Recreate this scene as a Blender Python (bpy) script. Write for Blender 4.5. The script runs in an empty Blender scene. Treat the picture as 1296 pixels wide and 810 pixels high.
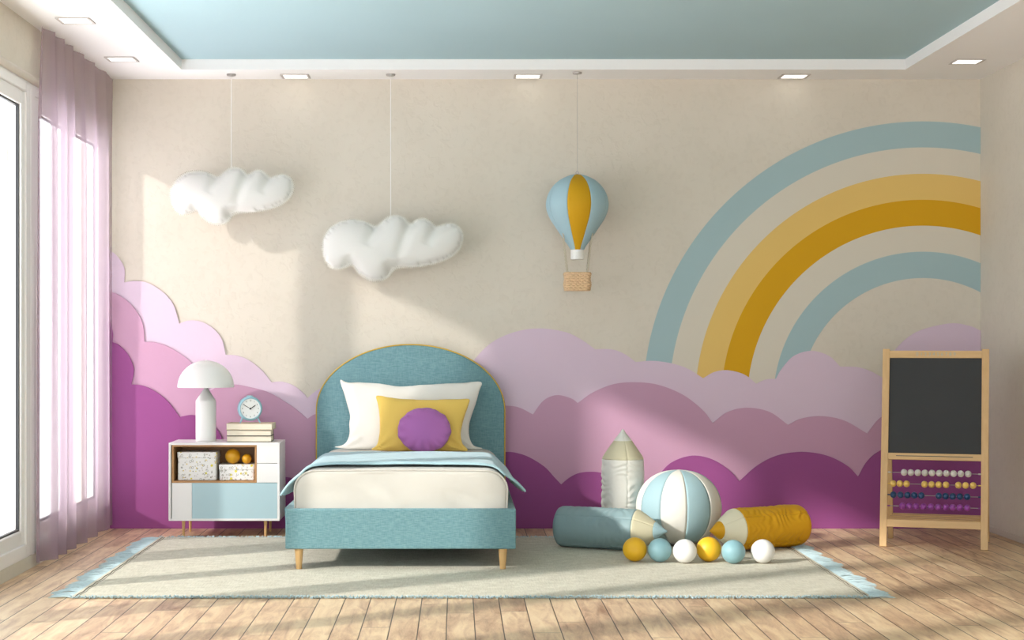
import bpy, math, random
import numpy as np
from mathutils import Vector, Matrix, noise
from mathutils.geometry import delaunay_2d_cdt
random.seed(7)
PI = math.pi
COL = bpy.context.scene.collection
F = 2200.0          # focal length in pixels for the 1296 px wide frame
VX, VY, EYE = 578.0, 429.0, 1.26
WALL = 11.579       # distance of the far wall

# ------------------------------------------------------------------ materials
def new_mat(name):
    m = bpy.data.materials.new(name); m.use_nodes = True
    nt = m.node_tree
    b = nt.nodes['Principled BSDF']
    return m, nt, b

def N(nt, typ, **kw):
    n = nt.nodes.new(typ)
    for k, v in kw.items():
        if k.startswith('i_'):
            n.inputs[k[2:].replace('_', ' ')].default_value = v
        else:
            setattr(n, k, v)
    return n

def rgb(r, g, b):
    f = lambda c: (c/255/12.92) if c/255 <= .04045 else ((c/255+.055)/1.055)**2.4
    return (f(r), f(g), f(b), 1)

def mat(name, col, rough=.6, var=.0, vscale=6, bump=0, bscale=60, detail=4, metal=0, sheen=0, stretch=(1, 1, 1), bdist=.01, spec=.5):
    m, nt, b = new_mat(name)
    L = nt.links
    b.inputs['Roughness'].default_value = rough
    b.inputs['Metallic'].default_value = metal
    b.inputs['Specular IOR Level'].default_value = spec
    if sheen: b.inputs['Sheen Weight'].default_value = sheen
    tc = N(nt, 'ShaderNodeTexCoord'); mp = N(nt, 'ShaderNodeMapping'); mp.inputs['Scale'].default_value = stretch
    L.new(tc.outputs['Object'], mp.inputs['Vector'])
    nz = N(nt, 'ShaderNodeTexNoise'); nz.inputs['Scale'].default_value = vscale; nz.inputs['Detail'].default_value = 5
    L.new(mp.outputs[0], nz.inputs['Vector'])
    mx = N(nt, 'ShaderNodeMix', data_type='RGBA')
    c = Vector(col[:3])
    mx.inputs[6].default_value = (*[max(0, x*(1-var)) for x in c], 1)
    mx.inputs[7].default_value = (*[min(1, x*(1+var)) for x in c], 1)
    L.new(nz.outputs['Fac'], mx.inputs[0]); L.new(mx.outputs[2], b.inputs['Base Color'])
    if bump:
        n2 = N(nt, 'ShaderNodeTexNoise'); n2.inputs['Scale'].default_value = bscale; n2.inputs['Detail'].default_value = detail
        L.new(mp.outputs[0], n2.inputs['Vector'])
        bp = N(nt, 'ShaderNodeBump'); bp.inputs['Strength'].default_value = bump; bp.inputs['Distance'].default_value = bdist
        L.new(n2.outputs['Fac'], bp.inputs['Height']); L.new(bp.outputs[0], b.inputs['Normal'])
    return m

def weave_mat(name, c1, c2, scale=170, rough=.85, bump=.5, sheen=.2, contrast=1.0, rot=0.0):
    """woven cloth: two crossed thread patterns broken up by noise"""
    m, nt, b = new_mat(name); L = nt.links
    b.inputs['Roughness'].default_value = rough; b.inputs['Sheen Weight'].default_value = sheen
    b.inputs['Specular IOR Level'].default_value = .2
    tc = N(nt, 'ShaderNodeTexCoord')
    def streak(sx, sy, sz):
        mp = N(nt, 'ShaderNodeMapping'); mp.inputs['Scale'].default_value = (sx, sy, sz)
        L.new(tc.outputs['Object'], mp.inputs['Vector'])
        nz = N(nt, 'ShaderNodeTexNoise'); nz.inputs['Scale'].default_value = scale; nz.inputs['Detail'].default_value = 2
        L.new(mp.outputs[0], nz.inputs['Vector']); return nz
    a = streak(1, .12, .12)
    d = streak(.12, 1, 1)
    e = streak(.12, .12, 1)
    ad = N(nt, 'ShaderNodeMath', operation='ADD'); L.new(a.outputs['Fac'], ad.inputs[0]); L.new(d.outputs['Fac'], ad.inputs[1])
    ad2 = N(nt, 'ShaderNodeMath', operation='ADD'); L.new(ad.outputs[0], ad2.inputs[0]); L.new(e.outputs['Fac'], ad2.inputs[1])
    mr = N(nt, 'ShaderNodeMapRange'); mr.inputs['From Min'].default_value = 1.5-.33/contrast; mr.inputs['From Max'].default_value = 1.5+.33/contrast
    L.new(ad2.outputs[0], mr.inputs['Value'])
    mx = N(nt, 'ShaderNodeMix', data_type='RGBA'); mx.inputs[6].default_value = c1; mx.inputs[7].default_value = c2
    L.new(mr.outputs[0], mx.inputs[0]); L.new(mx.outputs[2], b.inputs['Base Color'])
    bp = N(nt, 'ShaderNodeBump'); bp.inputs['Strength'].default_value = bump; bp.inputs['Distance'].default_value = .003
    L.new(mr.outputs[0], bp.inputs['Height']); L.new(bp.outputs[0], b.inputs['Normal'])
    return m

def wood_mat(name, c1, c2, axis='Z', scale=9, rough=.45):
    m, nt, b = new_mat(name); L = nt.links
    b.inputs['Roughness'].default_value = rough
    tc = N(nt, 'ShaderNodeTexCoord'); mp = N(nt, 'ShaderNodeMapping')
    mp.inputs['Scale'].default_value = {'Z': (6, 6, .5), 'X': (.5, 6, 6), 'Y': (6, .5, 6)}[axis]
    L.new(tc.outputs['Object'], mp.inputs['Vector'])
    nz = N(nt, 'ShaderNodeTexNoise'); nz.inputs['Scale'].default_value = scale; nz.inputs['Detail'].default_value = 6; nz.inputs['Distortion'].default_value = .6
    L.new(mp.outputs[0], nz.inputs['Vector'])
    mx = N(nt, 'ShaderNodeMix', data_type='RGBA'); mx.inputs[6].default_value = c1; mx.inputs[7].default_value = c2
    L.new(nz.outputs['Fac'], mx.inputs[0]); L.new(mx.outputs[2], b.inputs['Base Color'])
    bp = N(nt, 'ShaderNodeBump'); bp.inputs['Strength'].default_value = .1; bp.inputs['Distance'].default_value = .002
    L.new(nz.outputs['Fac'], bp.inputs['Height']); L.new(bp.outputs[0], b.inputs['Normal'])
    return m

def plaster_mat(name, col, stretch=(1, 1, 1)):
    m, nt, b = new_mat(name); L = nt.links
    b.inputs['Roughness'].default_value = .9; b.inputs['Specular IOR Level'].default_value = .15
    tc = N(nt, 'ShaderNodeTexCoord'); mp = N(nt, 'ShaderNodeMapping'); mp.inputs['Scale'].default_value = stretch
    L.new(tc.outputs['Object'], mp.inputs['Vector'])
    n1 = N(nt, 'ShaderNodeTexNoise'); n1.inputs['Scale'].default_value = 2.2; n1.inputs['Detail'].default_value = 6
    n2 = N(nt, 'ShaderNodeTexNoise'); n2.inputs['Scale'].default_value = 22; n2.inputs['Detail'].default_value = 8; n2.inputs['Distortion'].default_value = .8
    for n in (n1, n2): L.new(mp.outputs[0], n.inputs['Vector'])
    mr = N(nt, 'ShaderNodeMapRange'); mr.inputs['From Min'].default_value = .5; mr.inputs['From Max'].default_value = .66
    L.new(n2.outputs['Fac'], mr.inputs['Value'])
    ad = N(nt, 'ShaderNodeMath', operation='ADD'); L.new(n1.outputs['Fac'], ad.inputs[0])
    ml = N(nt, 'ShaderNodeMath', operation='MULTIPLY'); ml.inputs[1].default_value = .20; L.new(mr.outputs[0], ml.inputs[0]); L.new(ml.outputs[0], ad.inputs[1])
    mx = N(nt, 'ShaderNodeMix', data_type='RGBA'); c = col
    mx.inputs[6].default_value = (c[0]*1.04, c[1]*1.04, c[2]*1.04, 1); mx.inputs[7].default_value = (c[0]*.91, c[1]*.90, c[2]*.88, 1)
    L.new(ad.outputs[0], mx.inputs[0]); L.new(mx.outputs[2], b.inputs['Base Color'])
    bp = N(nt, 'ShaderNodeBump'); bp.inputs['Strength'].default_value = .22; bp.inputs['Distance'].default_value = .004
    L.new(mr.outputs[0], bp.inputs['Height']); L.new(bp.outputs[0], b.inputs['Normal'])
    return m

def floor_mat():
    m, nt, b = new_mat('oak_planks'); L = nt.links
    b.inputs['Roughness'].default_value = .42; b.inputs['Specular IOR Level'].default_value = .35
    tc = N(nt, 'ShaderNodeTexCoord'); sp = N(nt, 'ShaderNodeSeparateXYZ'); L.new(tc.outputs['Object'], sp.inputs[0])
    W, OFF = .1237, .0794
    def M(op, a, v=None):
        n = N(nt, 'ShaderNodeMath', operation=op)
        if hasattr(a, 'links'): L.new(a, n.inputs[0])
        else: n.inputs[0].default_value = a
        if v is not None:
            if hasattr(v, 'links'): L.new(v, n.inputs[1])
            else: n.inputs[1].default_value = v
        return n.outputs[0]
    px = M('DIVIDE', M('SUBTRACT', sp.outputs['X'], OFF), W)
    idx = M('FLOOR', px); fr = M('FRACT', px)
    wn = N(nt, 'ShaderNodeTexWhiteNoise', noise_dimensions='1D'); L.new(idx, wn.inputs['W'])
    py = M('DIVIDE', M('ADD', sp.outputs['Y'], M('MULTIPLY', wn.outputs['Value'], 3.1)), 1.7)
    idy = M('FLOOR', py); fy = M('FRACT', py)
    wn2 = N(nt, 'ShaderNodeTexWhiteNoise', noise_dimensions='2D')
    cb = N(nt, 'ShaderNodeCombineXYZ'); L.new(idx, cb.inputs[0]); L.new(idy, cb.inputs[1]); L.new(cb.outputs[0], wn2.inputs['Vector'])
    # grain coordinates, shifted per board
    cg = N(nt, 'ShaderNodeCombineXYZ')
    L.new(M('MULTIPLY', sp.outputs['X'], 7.0), cg.inputs[0]); L.new(sp.outputs['Y'], cg.inputs[1]); L.new(M('MULTIPLY', wn2.outputs['Value'], 37.0), cg.inputs[2])
    g1 = N(nt, 'ShaderNodeTexNoise'); g1.inputs['Scale'].default_value = 2.6; g1.inputs['Detail'].default_value = 8; g1.inputs['Roughness'].default_value = .62; g1.inputs['Distortion'].default_value = .8
    L.new(cg.outputs[0], g1.inputs['Vector'])
    g2 = N(nt, 'ShaderNodeTexNoise'); g2.inputs['Scale'].default_value = 26; g2.inputs['Detail'].default_value = 4
    L.new(cg.outputs[0], g2.inputs['Vector'])
    blot = N(nt, 'ShaderNodeTexNoise'); blot.inputs['Scale'].default_value = 3.2; blot.inputs['Detail'].default_value = 3
    L.new(tc.outputs['Object'], blot.inputs['Vector'])
    cr = N(nt, 'ShaderNodeValToRGB'); e = cr.color_ramp.elements
    e[0].position = .28; e[0].color = rgb(160, 122, 96)
    e[1].position = .68; e[1].color = rgb(238, 212, 174)
    x = e.new(.45); x.color = rgb(206, 172, 138)
    x = e.new(.56); x.color = rgb(226, 196, 158)
    t = M('ADD', M('MULTIPLY', g1.outputs['Fac'], .72), M('MULTIPLY', g2.outputs['Fac'], .12))
    t = M('ADD', t, M('MULTIPLY', blot.outputs['Fac'], .16))
    t = M('ADD', t, M('MULTIPLY', M('SUBTRACT', wn2.outputs['Value'], .5), .14))
    L.new(t, cr.inputs['Fac'])
    # seams
    ex = M('MINIMUM', fr, M('SUBTRACT', 1.0, fr)); ey = M('MULTIPLY', M('MINIMUM', fy, M('SUBTRACT', 1.0, fy)), 1.7/W)
    ed = M('MINIMUM', ex, ey)
    mr = N(nt, 'ShaderNodeMapRange'); mr.inputs['From Min'].default_value = .010; mr.inputs['From Max'].default_value = .026
    L.new(ed, mr.inputs['Value'])
    mx = N(nt, 'ShaderNodeMix', data_type='RGBA'); mx.inputs[6].default_value = rgb(62, 44, 36)
    L.new(mr.outputs[0], mx.inputs[0]); L.new(cr.outputs[0], mx.inputs[7]); L.new(mx.outputs[2], b.inputs['Base Color'])
    h = M('ADD', M('MULTIPLY', mr.outputs[0], 1.0), M('MULTIPLY', t, .25))
    bp = N(nt, 'ShaderNodeBump'); bp.inputs['Strength'].default_value = .35; bp.inputs['Distance'].default_value = .003
    L.new(h, bp.inputs['Height']); L.new(bp.outputs[0], b.inputs['Normal'])
    return m

def curtain_mat():
    m = bpy.data.materials.new('sheer_voile'); m.use_nodes = True; nt = m.node_tree; L = nt.links
    nt.nodes.remove(nt.nodes['Principled BSDF']); out = nt.nodes['Material Output']
    d = N(nt, 'ShaderNodeBsdfDiffuse'); d.inputs['Color'].default_value = rgb(190, 170, 180)
    t = N(nt, 'ShaderNodeBsdfTranslucent'); t.inputs['Color'].default_value = rgb(194, 174, 186)
    a = N(nt, 'ShaderNodeAddShader'); mx0 = N(nt, 'ShaderNodeMixShader'); mx0.inputs[0].default_value = .5
    L.new(d.outputs[0], mx0.inputs[1]); L.new(t.outputs[0], mx0.inputs[2])
    tr = N(nt, 'ShaderNodeBsdfTransparent'); tr.inputs['Color'].default_value = (.97, .95, .97, 1)
    mx = N(nt, 'ShaderNodeMixShader'); mx.inputs[0].default_value = .46
    L.new(tr.outputs[0], mx.inputs[1]); L.new(mx0.outputs[0], mx.inputs[2]); L.new(mx.outputs[0], out.inputs['Surface'])
    return m

def glass_mat():
    m = bpy.data.materials.new('window_glass'); m.use_nodes = True; nt = m.node_tree; L = nt.links
    nt.nodes.remove(nt.nodes['Principled BSDF']); out = nt.nodes['Material Output']
    tr = N(nt, 'ShaderNodeBsdfTransparent'); gl = N(nt, 'ShaderNodeBsdfGlossy'); gl.inputs['Roughness'].default_value = .02
    mx = N(nt, 'ShaderNodeMixShader'); mx.inputs[0].default_value = .03; L.new(tr.outputs[0], mx.inputs[1]); L.new(gl.outputs[0], mx.inputs[2])
    L.new(mx.outputs[0], out.inputs['Surface'])
    return m

def flower_mat():
    """white paper printed with yellow and grey discs and rings"""
    m, nt, b = new_mat('printed_paper'); L = nt.links
    b.inputs['Roughness'].default_value = .6
    tc = N(nt, 'ShaderNodeTexCoord')
    sc_ = .8; prev = None; base = (.86, .85, .82, 1)
    for k, (sc, colr, r0, r1, thr) in enumerate([(38, rgb(226, 214, 70), -1, .26, .70), (55, rgb(150, 150, 138), .24, .34, .45), (80, rgb(196, 190, 178), .12, .3, .4), (62, rgb(232, 205, 90), .1, .24, .62)]):
        mp = N(nt, 'ShaderNodeMapping'); mp.inputs['Location'].default_value = (k*1.7, k*.9, k*2.3); L.new(tc.outputs['Object'], mp.inputs['Vector'])
        v = N(nt, 'ShaderNodeTexVoronoi'); v.inputs['Scale'].default_value = sc*sc_; L.new(mp.outputs[0], v.inputs['Vector'])
        a = N(nt, 'ShaderNodeMath', operation='GREATER_THAN'); a.inputs[1].default_value = r0; L.new(v.outputs['Distance'], a.inputs[0])
        c = N(nt, 'ShaderNodeMath', operation='LESS_THAN'); c.inputs[1].default_value = r1; L.new(v.outputs['Distance'], c.inputs[0])
        s = N(nt, 'ShaderNodeSeparateColor'); L.new(v.outputs['Color'], s.inputs[0])
        g = N(nt, 'ShaderNodeMath', operation='GREATER_THAN'); g.inputs[1].default_value = thr; L.new(s.outputs[0], g.inputs[0])
        p = N(nt, 'ShaderNodeMath', operation='MULTIPLY'); L.new(a.outputs[0], p.inputs[0]); L.new(c.outputs[0], p.inputs[1])
        q = N(nt, 'ShaderNodeMath', operation='MULTIPLY'); L.new(p.outputs[0], q.inputs[0]); L.new(g.outputs[0], q.inputs[1])
        mx = N(nt, 'ShaderNodeMix', data_type='RGBA'); L.new(q.outputs[0], mx.inputs[0]); mx.inputs[7].default_value = colr
        if prev: L.new(prev, mx.inputs[6])
        else: mx.inputs[6].default_value = base
        prev = mx.outputs[2]
    L.new(prev, b.inputs['Base Color'])
    return m

def emit_mat(name, col, s):
    m, nt, b = new_mat(name)
    b.inputs['Base Color'].default_value = (1, 1, 1, 1); b.inputs['Emission Color'].default_value = col; b.inputs['Emission Strength'].default_value = s
    return m

M_ = dict(
    wall=plaster_mat('beige_plaster', rgb(216, 208, 194)),
    ceil=mat('ceiling_white', rgb(244, 241, 238), .9, .01, 3, .05, 40),
    tray=mat('ceiling_aqua', rgb(172, 198, 204), .8, .02, 2, .05, 30, spec=.2),
    floor=floor_mat(),
    lilac=mat('lilac_paint', rgb(214, 192, 208), .75, .015, 3, .04, 60, spec=.2),
    mauve=mat('mauve_paint', rgb(194, 152, 176), .75, .015, 3, .04, 60, spec=.2),
    plum=mat('plum_paint', rgb(150, 80, 136), .75, .02, 3, .04, 60, spec=.2),
    r_blue=mat('rainbow_blue', rgb(163, 187, 190), .8, .015, 5, .05, 60, spec=.2),
    r_cream=mat('rainbow_cream', rgb(214, 206, 190), .8, .015, 5, .05, 60, spec=.2),
    r_lemon=mat('rainbow_lemon', rgb(226, 190, 112), .8, .015, 5, .05, 60, spec=.2),
    r_must=mat('rainbow_mustard', rgb(212, 160, 30), .8, .015, 5, .05, 60, spec=.2),
    upvc=mat('white_frame', rgb(238, 234, 230), .35, .005),
    gasket=mat('black_gasket', rgb(30, 30, 32), .5),
    glass=glass_mat(), voile=curtain_mat(),
    teal=weave_mat('teal_upholstery', rgb(98, 137, 144), rgb(122, 158, 163), 240, contrast=1.0),
    gold=mat('gold_piping', rgb(206, 168, 62), .45),
    linen=mat('white_bedding', rgb(197, 193, 184), .8, .01, 8, .25, 26, sheen=.2, bdist=.006, spec=.2),
    pcase=mat('white_pillowcase', rgb(228, 225, 217), .8, .01, 8, .25, 26, sheen=.2, bdist=.006, spec=.2),
    sheet=mat('ivory_sheet', rgb(214, 204, 190), .85, .01, 8, .2, 30, sheen=.2, spec=.2),
    sky=mat('pale_blue_cotton', rgb(168, 200, 208), .8, .02, 9, .2, 30, sheen=.2, spec=.2),
    lemon=mat('yellow_cotton', rgb(232, 196, 100), .8, .015, 9, .2, 26, sheen=.2, bdist=.006, spec=.2),
    purple=mat('purple_cotton', rgb(168, 104, 166), .75, .02, 9, .2, 26, sheen=.2, bdist=.006, spec=.2),
    beech=wood_mat('beech_leg', rgb(222, 184, 128), rgb(206, 164, 108)),
    pine=wood_mat('pine_upright', rgb(222, 186, 134), rgb(196, 156, 104), 'Z'),
    pine_x=wood_mat('pine_rail', rgb(222, 186, 134), rgb(198, 158, 106), 'X'),
    oak=wood_mat('oak_lining', rgb(196, 150, 98), rgb(172, 124, 78), 'X'),
    lacq=mat('white_lacquer', rgb(238, 236, 232), .35),
    lacq_b=mat('pale_blue_lacquer', rgb(176, 204, 210), .4),
    paper=flower_mat(),
    lampw=mat('matt_white_metal', rgb(236, 235, 230), .35),
    pages=mat('book_pages', rgb(236, 226, 204), .8, .03, 3, .4, 12, stretch=(.2, .2, 30)),
    cover_g=mat('grey_book_cloth', rgb(92, 88, 82), .7),
    cover_c=mat('cream_book_cloth', rgb(214, 196, 168), .7),
    clockb=mat('blue_enamel', rgb(150, 190, 202), .3),
    dial=mat('clock_dial', rgb(238, 238, 234), .4),
    black=mat('black_paint', rgb(20, 20, 20), .4),
    fuzz=mat('white_felt', rgb(228, 226, 220), .95, .01, 12, .25, 220, sheen=.3, bdist=.002, spec=.1),
    stitch=mat('stitch_thread', rgb(232, 228, 216), .9),
    cord=mat('white_cord', rgb(236, 232, 226), .6),
    steel=mat('brushed_steel', rgb(176, 172, 168), .35, metal=.8),
    b_blue=mat('balloon_blue', rgb(164, 192, 200), .7, .02, 9, .15, 180, bdist=.002, spec=.25),
    b_must=mat('balloon_mustard', rgb(206, 156, 24), .7, .02, 9, .15, 180, bdist=.002, spec=.25),
    wick=mat('wicker', rgb(226, 192, 152), .7, .22, 60, .4, 90),
    rope=mat('jute_rope', rgb(200, 190, 168), .9, .1, 80),
    p_white=mat('white_canvas', rgb(226, 223, 214), .7, .01, 9, .3, 22, bdist=.008, spec=.25),
    p_blue=mat('blue_leatherette', rgb(134, 157, 160), .55, .02, 9, .3, 22, bdist=.008, spec=.35),
    p_must=mat('mustard_leatherette', rgb(220, 162, 22), .55, .02, 9, .3, 22, bdist=.008, spec=.35),
    p_wood=mat('beige_leatherette', rgb(206, 198, 168), .6, .02, 9, .2, 22, bdist=.006, spec=.3),
    p_cream=mat('cream_leatherette', rgb(236, 228, 200), .6, .02, 9, .2, 22, bdist=.006, spec=.3),
    p_tip=mat('pale_blue_leatherette', rgb(158, 186, 192), .6, .02, 9, .2, 22, bdist=.006, spec=.3),
    g_must=mat('mustard_ball', rgb(238, 184, 36), .45), g_blue=mat('blue_ball', rgb(136, 176, 184), .45), g_white=mat('white_ball', rgb(236, 234, 230), .45),
    g_gold=mat('gold_ball', rgb(214, 158, 30), .3),
    slate=mat('chalkboard', rgb(62, 63, 64), .75, .08, 4, .05, 90, spec=.25),
    num=mat('grey_blue_numerals', rgb(168, 178, 166), .6),
    bd_w=mat('grey_bead', rgb(206, 202, 196), .35), bd_y=mat('yellow_bead', rgb(226, 188, 100), .35),
    bd_n=mat('navy_bead', rgb(24, 62, 104), .35), bd_p=mat('purple_bead', rgb(142, 62, 150), .35),
    rug=weave_mat('taupe_rug', rgb(188, 181, 160), rgb(214, 208, 189), 120, .95, .6, .1, .9),
    fringe=mat('blue_fringe', rgb(188, 208, 212), .9, .26, 30, stretch=(.15, 8, 1)),
    rugline=mat('rug_edge_stitch', rgb(112, 100, 84), .9),
    lamp_on=emit_mat('downlight_panel', (1, .97, .92, 1), 1.6),
    bezel=mat('bezel_paint', rgb(196, 188, 182), .5),
    skirt=mat('skirting_paint', rgb(206, 196, 182), .6),
)

# ------------------------------------------------------------------ mesh builder
class MB:
    def __init__(s): s.v = []; s.f = []; s.mi = []; s.cur = 0
    def add(s, vs, fs):
        o = len(s.v); s.v += [tuple(v) for v in vs]; s.f += [tuple(i+o for i in f) for f in fs]; s.mi += [s.cur]*len(fs); return s
    def box(s, x0, x1, y0, y1, z0, z1, mtx=None):
        vs = [Vector(p) for p in ((x0, y0, z0), (x1, y0, z0), (x1, y1, z0), (x0, y1, z0), (x0, y0, z1), (x1, y0, z1), (x1, y1, z1), (x0, y1, z1))]
        if mtx: vs = [mtx @ v for v in vs]
        return s.add(vs, [(0, 3, 2, 1), (4, 5, 6, 7), (0, 1, 5, 4), (1, 2, 6, 5), (2, 3, 7, 6), (3, 0, 4, 7)])
    def loft(s, rings, closed=True, cap=True):
        n = len(rings[0]); vs = [p for r in rings for p in r]; fs = []
        for i in range(len(rings)-1):
            for j in range(n if closed else n-1):
                k = (j+1) % n
                fs.append((i*n+j, i*n+k, (i+1)*n+k, (i+1)*n+j))
        if cap and closed:
            fs.append(tuple(range(n))[::-1]); m = (len(rings)-1)*n; fs.append(tuple(m+j for j in range(n)))
        return s.add(vs, fs)
    def lathe(s, prof, c=(0, 0, 0), n=48, axis='Z', mtx=None):
        rings = []
        for r, h in prof:
            ring = []
            for j in range(n):
                a = 2*PI*j/n; p = Vector((r*math.cos(a), r*math.sin(a), h))
                if axis == 'Y': p = Vector((p.x, -p.z, p.y))
                if axis == 'X': p = Vector((p.z, p.x, p.y))
                if mtx: p = mtx @ p
                ring.append(p+Vector(c))
            rings.append(ring)
        return s.loft(rings)
    def tube(s, pts, r, n=8, closed=False):
        pts = [Vector(p) for p in pts]; rings = []; up = None
        m = len(pts)
        for i, p in enumerate(pts):
            if closed: t = (pts[(i+1) % m]-pts[i-1]).normalized()
            else: t = (pts[min(i+1, m-1)]-pts[max(i-1, 0)]).normalized()
            if up is None:
                up = Vector((0, 0, 1)) if abs(t.z) < .9 else Vector((1, 0, 0))
            a = (up-t*up.dot(t)).normalized(); up = a; b = t.cross(a)
            rr = r[i] if isinstance(r, (list, tuple)) else r
            rings.append([p+a*rr*math.cos(2*PI*j/n)+b*rr*math.sin(2*PI*j/n) for j in range(n)])
        if closed: rings.append(rings[0]); return s.loft(rings, cap=False)
        return s.loft(rings)
    def sphere(s, c, r, n=24, sz=1.0):
        k = n//2
        return s.lathe([(max(1e-4, r*math.sin(PI*i/k)), -r*sz*math.cos(PI*i/k)) for i in range(k+1)], c, n)

def finish(o, smooth=40, bevel=0, bseg=2, sub=0, solid=0):
    me = o.data
    me.validate(); me.update()
    if smooth:
        me.shade_smooth()
        if smooth < 180: me.set_sharp_from_angle(angle=math.radians(smooth))
    if solid:
        m = o.modifiers.new('s', 'SOLIDIFY'); m.thickness = solid; m.offset = 0
    if bevel:
        m = o.modifiers.new('b', 'BEVEL'); m.width = bevel; m.segments = bseg; m.limit_method = 'ANGLE'; m.angle_limit = math.radians(40); m.harden_normals = False
    if sub:
        m = o.modifiers.new('u', 'SUBSURF'); m.levels = sub; m.render_levels = sub
    return o

def build(name, mb, mats, parent=None, loc=None, rotz=0, label=None, cat=None, group=None, kind=None, **kw):
    import bmesh
    me = bpy.data.meshes.new(name)
    me.from_pydata(mb.v, [], mb.f)
    if not isinstance(mats, (list, tuple)): mats = [mats]
    for m in mats: me.materials.append(m)
    if len(mats) > 1: me.polygons.foreach_set('material_index', mb.mi)
    bm = bmesh.new(); bm.from_mesh(me); bmesh.ops.remove_doubles(bm, verts=bm.verts, dist=1e-5); bmesh.ops.recalc_face_normals(bm, faces=bm.faces); bm.to_mesh(me); bm.free()
    o = bpy.data.objects.new(name, me); COL.objects.link(o)
    if parent: o.parent = parent
    if loc is not None: o.location = loc
    o.rotation_euler.z = rotz
    tag(o, label, cat, group, kind)
    finish(o, **kw)
    return o

def tag(o, label=None, cat=None, group=None, kind=None):
    if label: o['label'] = label
    if cat: o['category'] = cat
    if group: o['group'] = group
    if kind: o['kind'] = kind
    return o

def thing(name, label, cat, loc, rotz=0, group=None):
    o = bpy.data.objects.new(name, None); COL.objects.link(o); o.location = loc; o.rotation_euler = (0, 0, rotz); o.empty_display_size = .05
    return tag(o, label, cat, group)

def copy_tree(o, parent=None):
    c = o.copy(); COL.objects.link(c)
    if parent: c.parent = parent
    for ch in list(o.children): copy_tree(ch, c)
    return c

def struct(name, mb, m, **kw): return build(name, mb, m, kind='structure', **kw)

def at(px, py, D):  # point of the room seen at that pixel of the photograph at distance D
    return Vector(((px-VX)*D/F, D, EYE-(py-VY)*D/F))
def wx(px): return (px-VX)*WALL/F
def wz(py): return EYE-(py-VY)*WALL/F

def catmull(pts, n=8, closed=False):
    out = []; m = len(pts); P = [Vector(p) for p in pts]
    for i in range(m if closed else m-1):
        p0 = P[i-1] if (closed or i > 0) else P[0]*2-P[1]
        p1 = P[i]; p2 = P[(i+1) % m]
        p3 = P[(i+2) % m] if (closed or i+2 < m) else P[-1]*2-P[-2]
        for k in range(n):
            t = k/n
            out.append(.5*((2*p1)+(p2-p0)*t+(2*p0-5*p1+4*p2-p3)*t*t+(3*p1-p0-3*p2+p3)*t**3))
    if not closed: out.append(P[-1])
    return out

def puff(outline, thick, res=.012, rim=0.0, wrinkle=None, back=1.0, power=.5):
    """inflated cushion from a closed 2-D outline (x,z): Poisson height field on both sides. y is thickness (front is -y)"""
    O = [Vector(p) for p in outline]
    xs = [p.x for p in O]; zs = [p.y for p in O]
    x0, x1, z0, z1 = min(xs), max(xs), min(zs), max(zs)
    h = res; nx = int((x1-x0)/h)+3; nz = int((z1-z0)/h)+3
    gx = x0-h+h*np.arange(nx+1); gz = z0-h+h*np.arange(nz+1)
    X, Z = np.meshgrid(gx, gz, indexing='ij')
    ins = np.zeros(X.shape, bool); px = np.array(xs); pz = np.array(zs); n = len(O); dist = np.full(X.shape, 9.)
    for i in range(n):
        ax, az, bx, bz = px[i], pz[i], px[(i+1) % n], pz[(i+1) % n]
        c = ((az > Z) != (bz > Z)) & (X < (bx-ax)*(Z-az)/((bz-az) if bz != az else 1e-12)+ax); ins ^= c
        L2 = (bx-ax)**2+(bz-az)**2+1e-12; t = np.clip(((X-ax)*(bx-ax)+(Z-az)*(bz-az))/L2, 0, 1)
        dist = np.minimum(dist, np.hypot(X-ax-t*(bx-ax), Z-az-t*(bz-az)))
    dom = ins & (dist > rim)
    u = np.zeros(X.shape)
    for _ in range(1800):
        u[1:-1, 1:-1] = .25*(u[2:, 1:-1]+u[:-2, 1:-1]+u[1:-1, 2:]+u[1:-1, :-2])+.25
        u[~dom] = 0
    hgt = (u/u.max())**power*thick
    pts = [(float(p.x), float(p.y)) for p in O]; nb = len(pts)
    for i in range(nx+1):
        for j in range(nz+1):
            if ins[i, j] and dist[i, j] > h*.45: pts.append((float(X[i, j]), float(Z[i, j])))
    edges = [(i, (i+1) % nb) for i in range(nb)]
    r = delaunay_2d_cdt([Vector(p) for p in pts], edges, [], 1, 1e-7)
    V2 = r[0]; T = r[2]
    def H(x, z):
        fx = (x-gx[0])/h; fz = (z-gz[0])/h; i = min(max(int(fx), 0), nx-1); j = min(max(int(fz), 0), nz-1); a = fx-i; b = fz-j
        return float(hgt[i, j]*(1-a)*(1-b)+hgt[i+1, j]*a*(1-b)+hgt[i, j+1]*(1-a)*b+hgt[i+1, j+1]*a*b)
    mb = MB(); front = []; backv = []
    rimt = .003
    for v in V2:
        hh = H(v.x, v.y); w = wrinkle(v.x, v.y) if wrinkle else 0
        f = min(1, hh/thick*4)
        front.append((v.x, -hh-rimt-w*f, v.y)); backv.append((v.x, hh*back+rimt, v.y))
    mb.add(front+backv, [tuple(t) for t in T]+[tuple(i+len(front) for i in t)[::-1] for t in T])
    # rim strip between both sheets, along outline
    m = len(front)
    first = {}
    for i, v in enumerate(V2): first[(round(v.x, 5), round(v.y, 5))] = i
    ids = [first.get((round(p[0], 5), round(p[1], 5))) for p in pts[:nb]]
    ids = [i for i in ids if i is not None]
    fs = [(ids[k], ids[(k+1) % len(ids)], ids[(k+1) % len(ids)]+m, ids[k]+m) for k in range(len(ids))]
    mb.f += fs; mb.mi += [0]*len(fs)
    return mb

def xform(mb, mtx): mb.v = [tuple(mtx @ Vector(v)) for v in mb.v]; return mb

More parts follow.
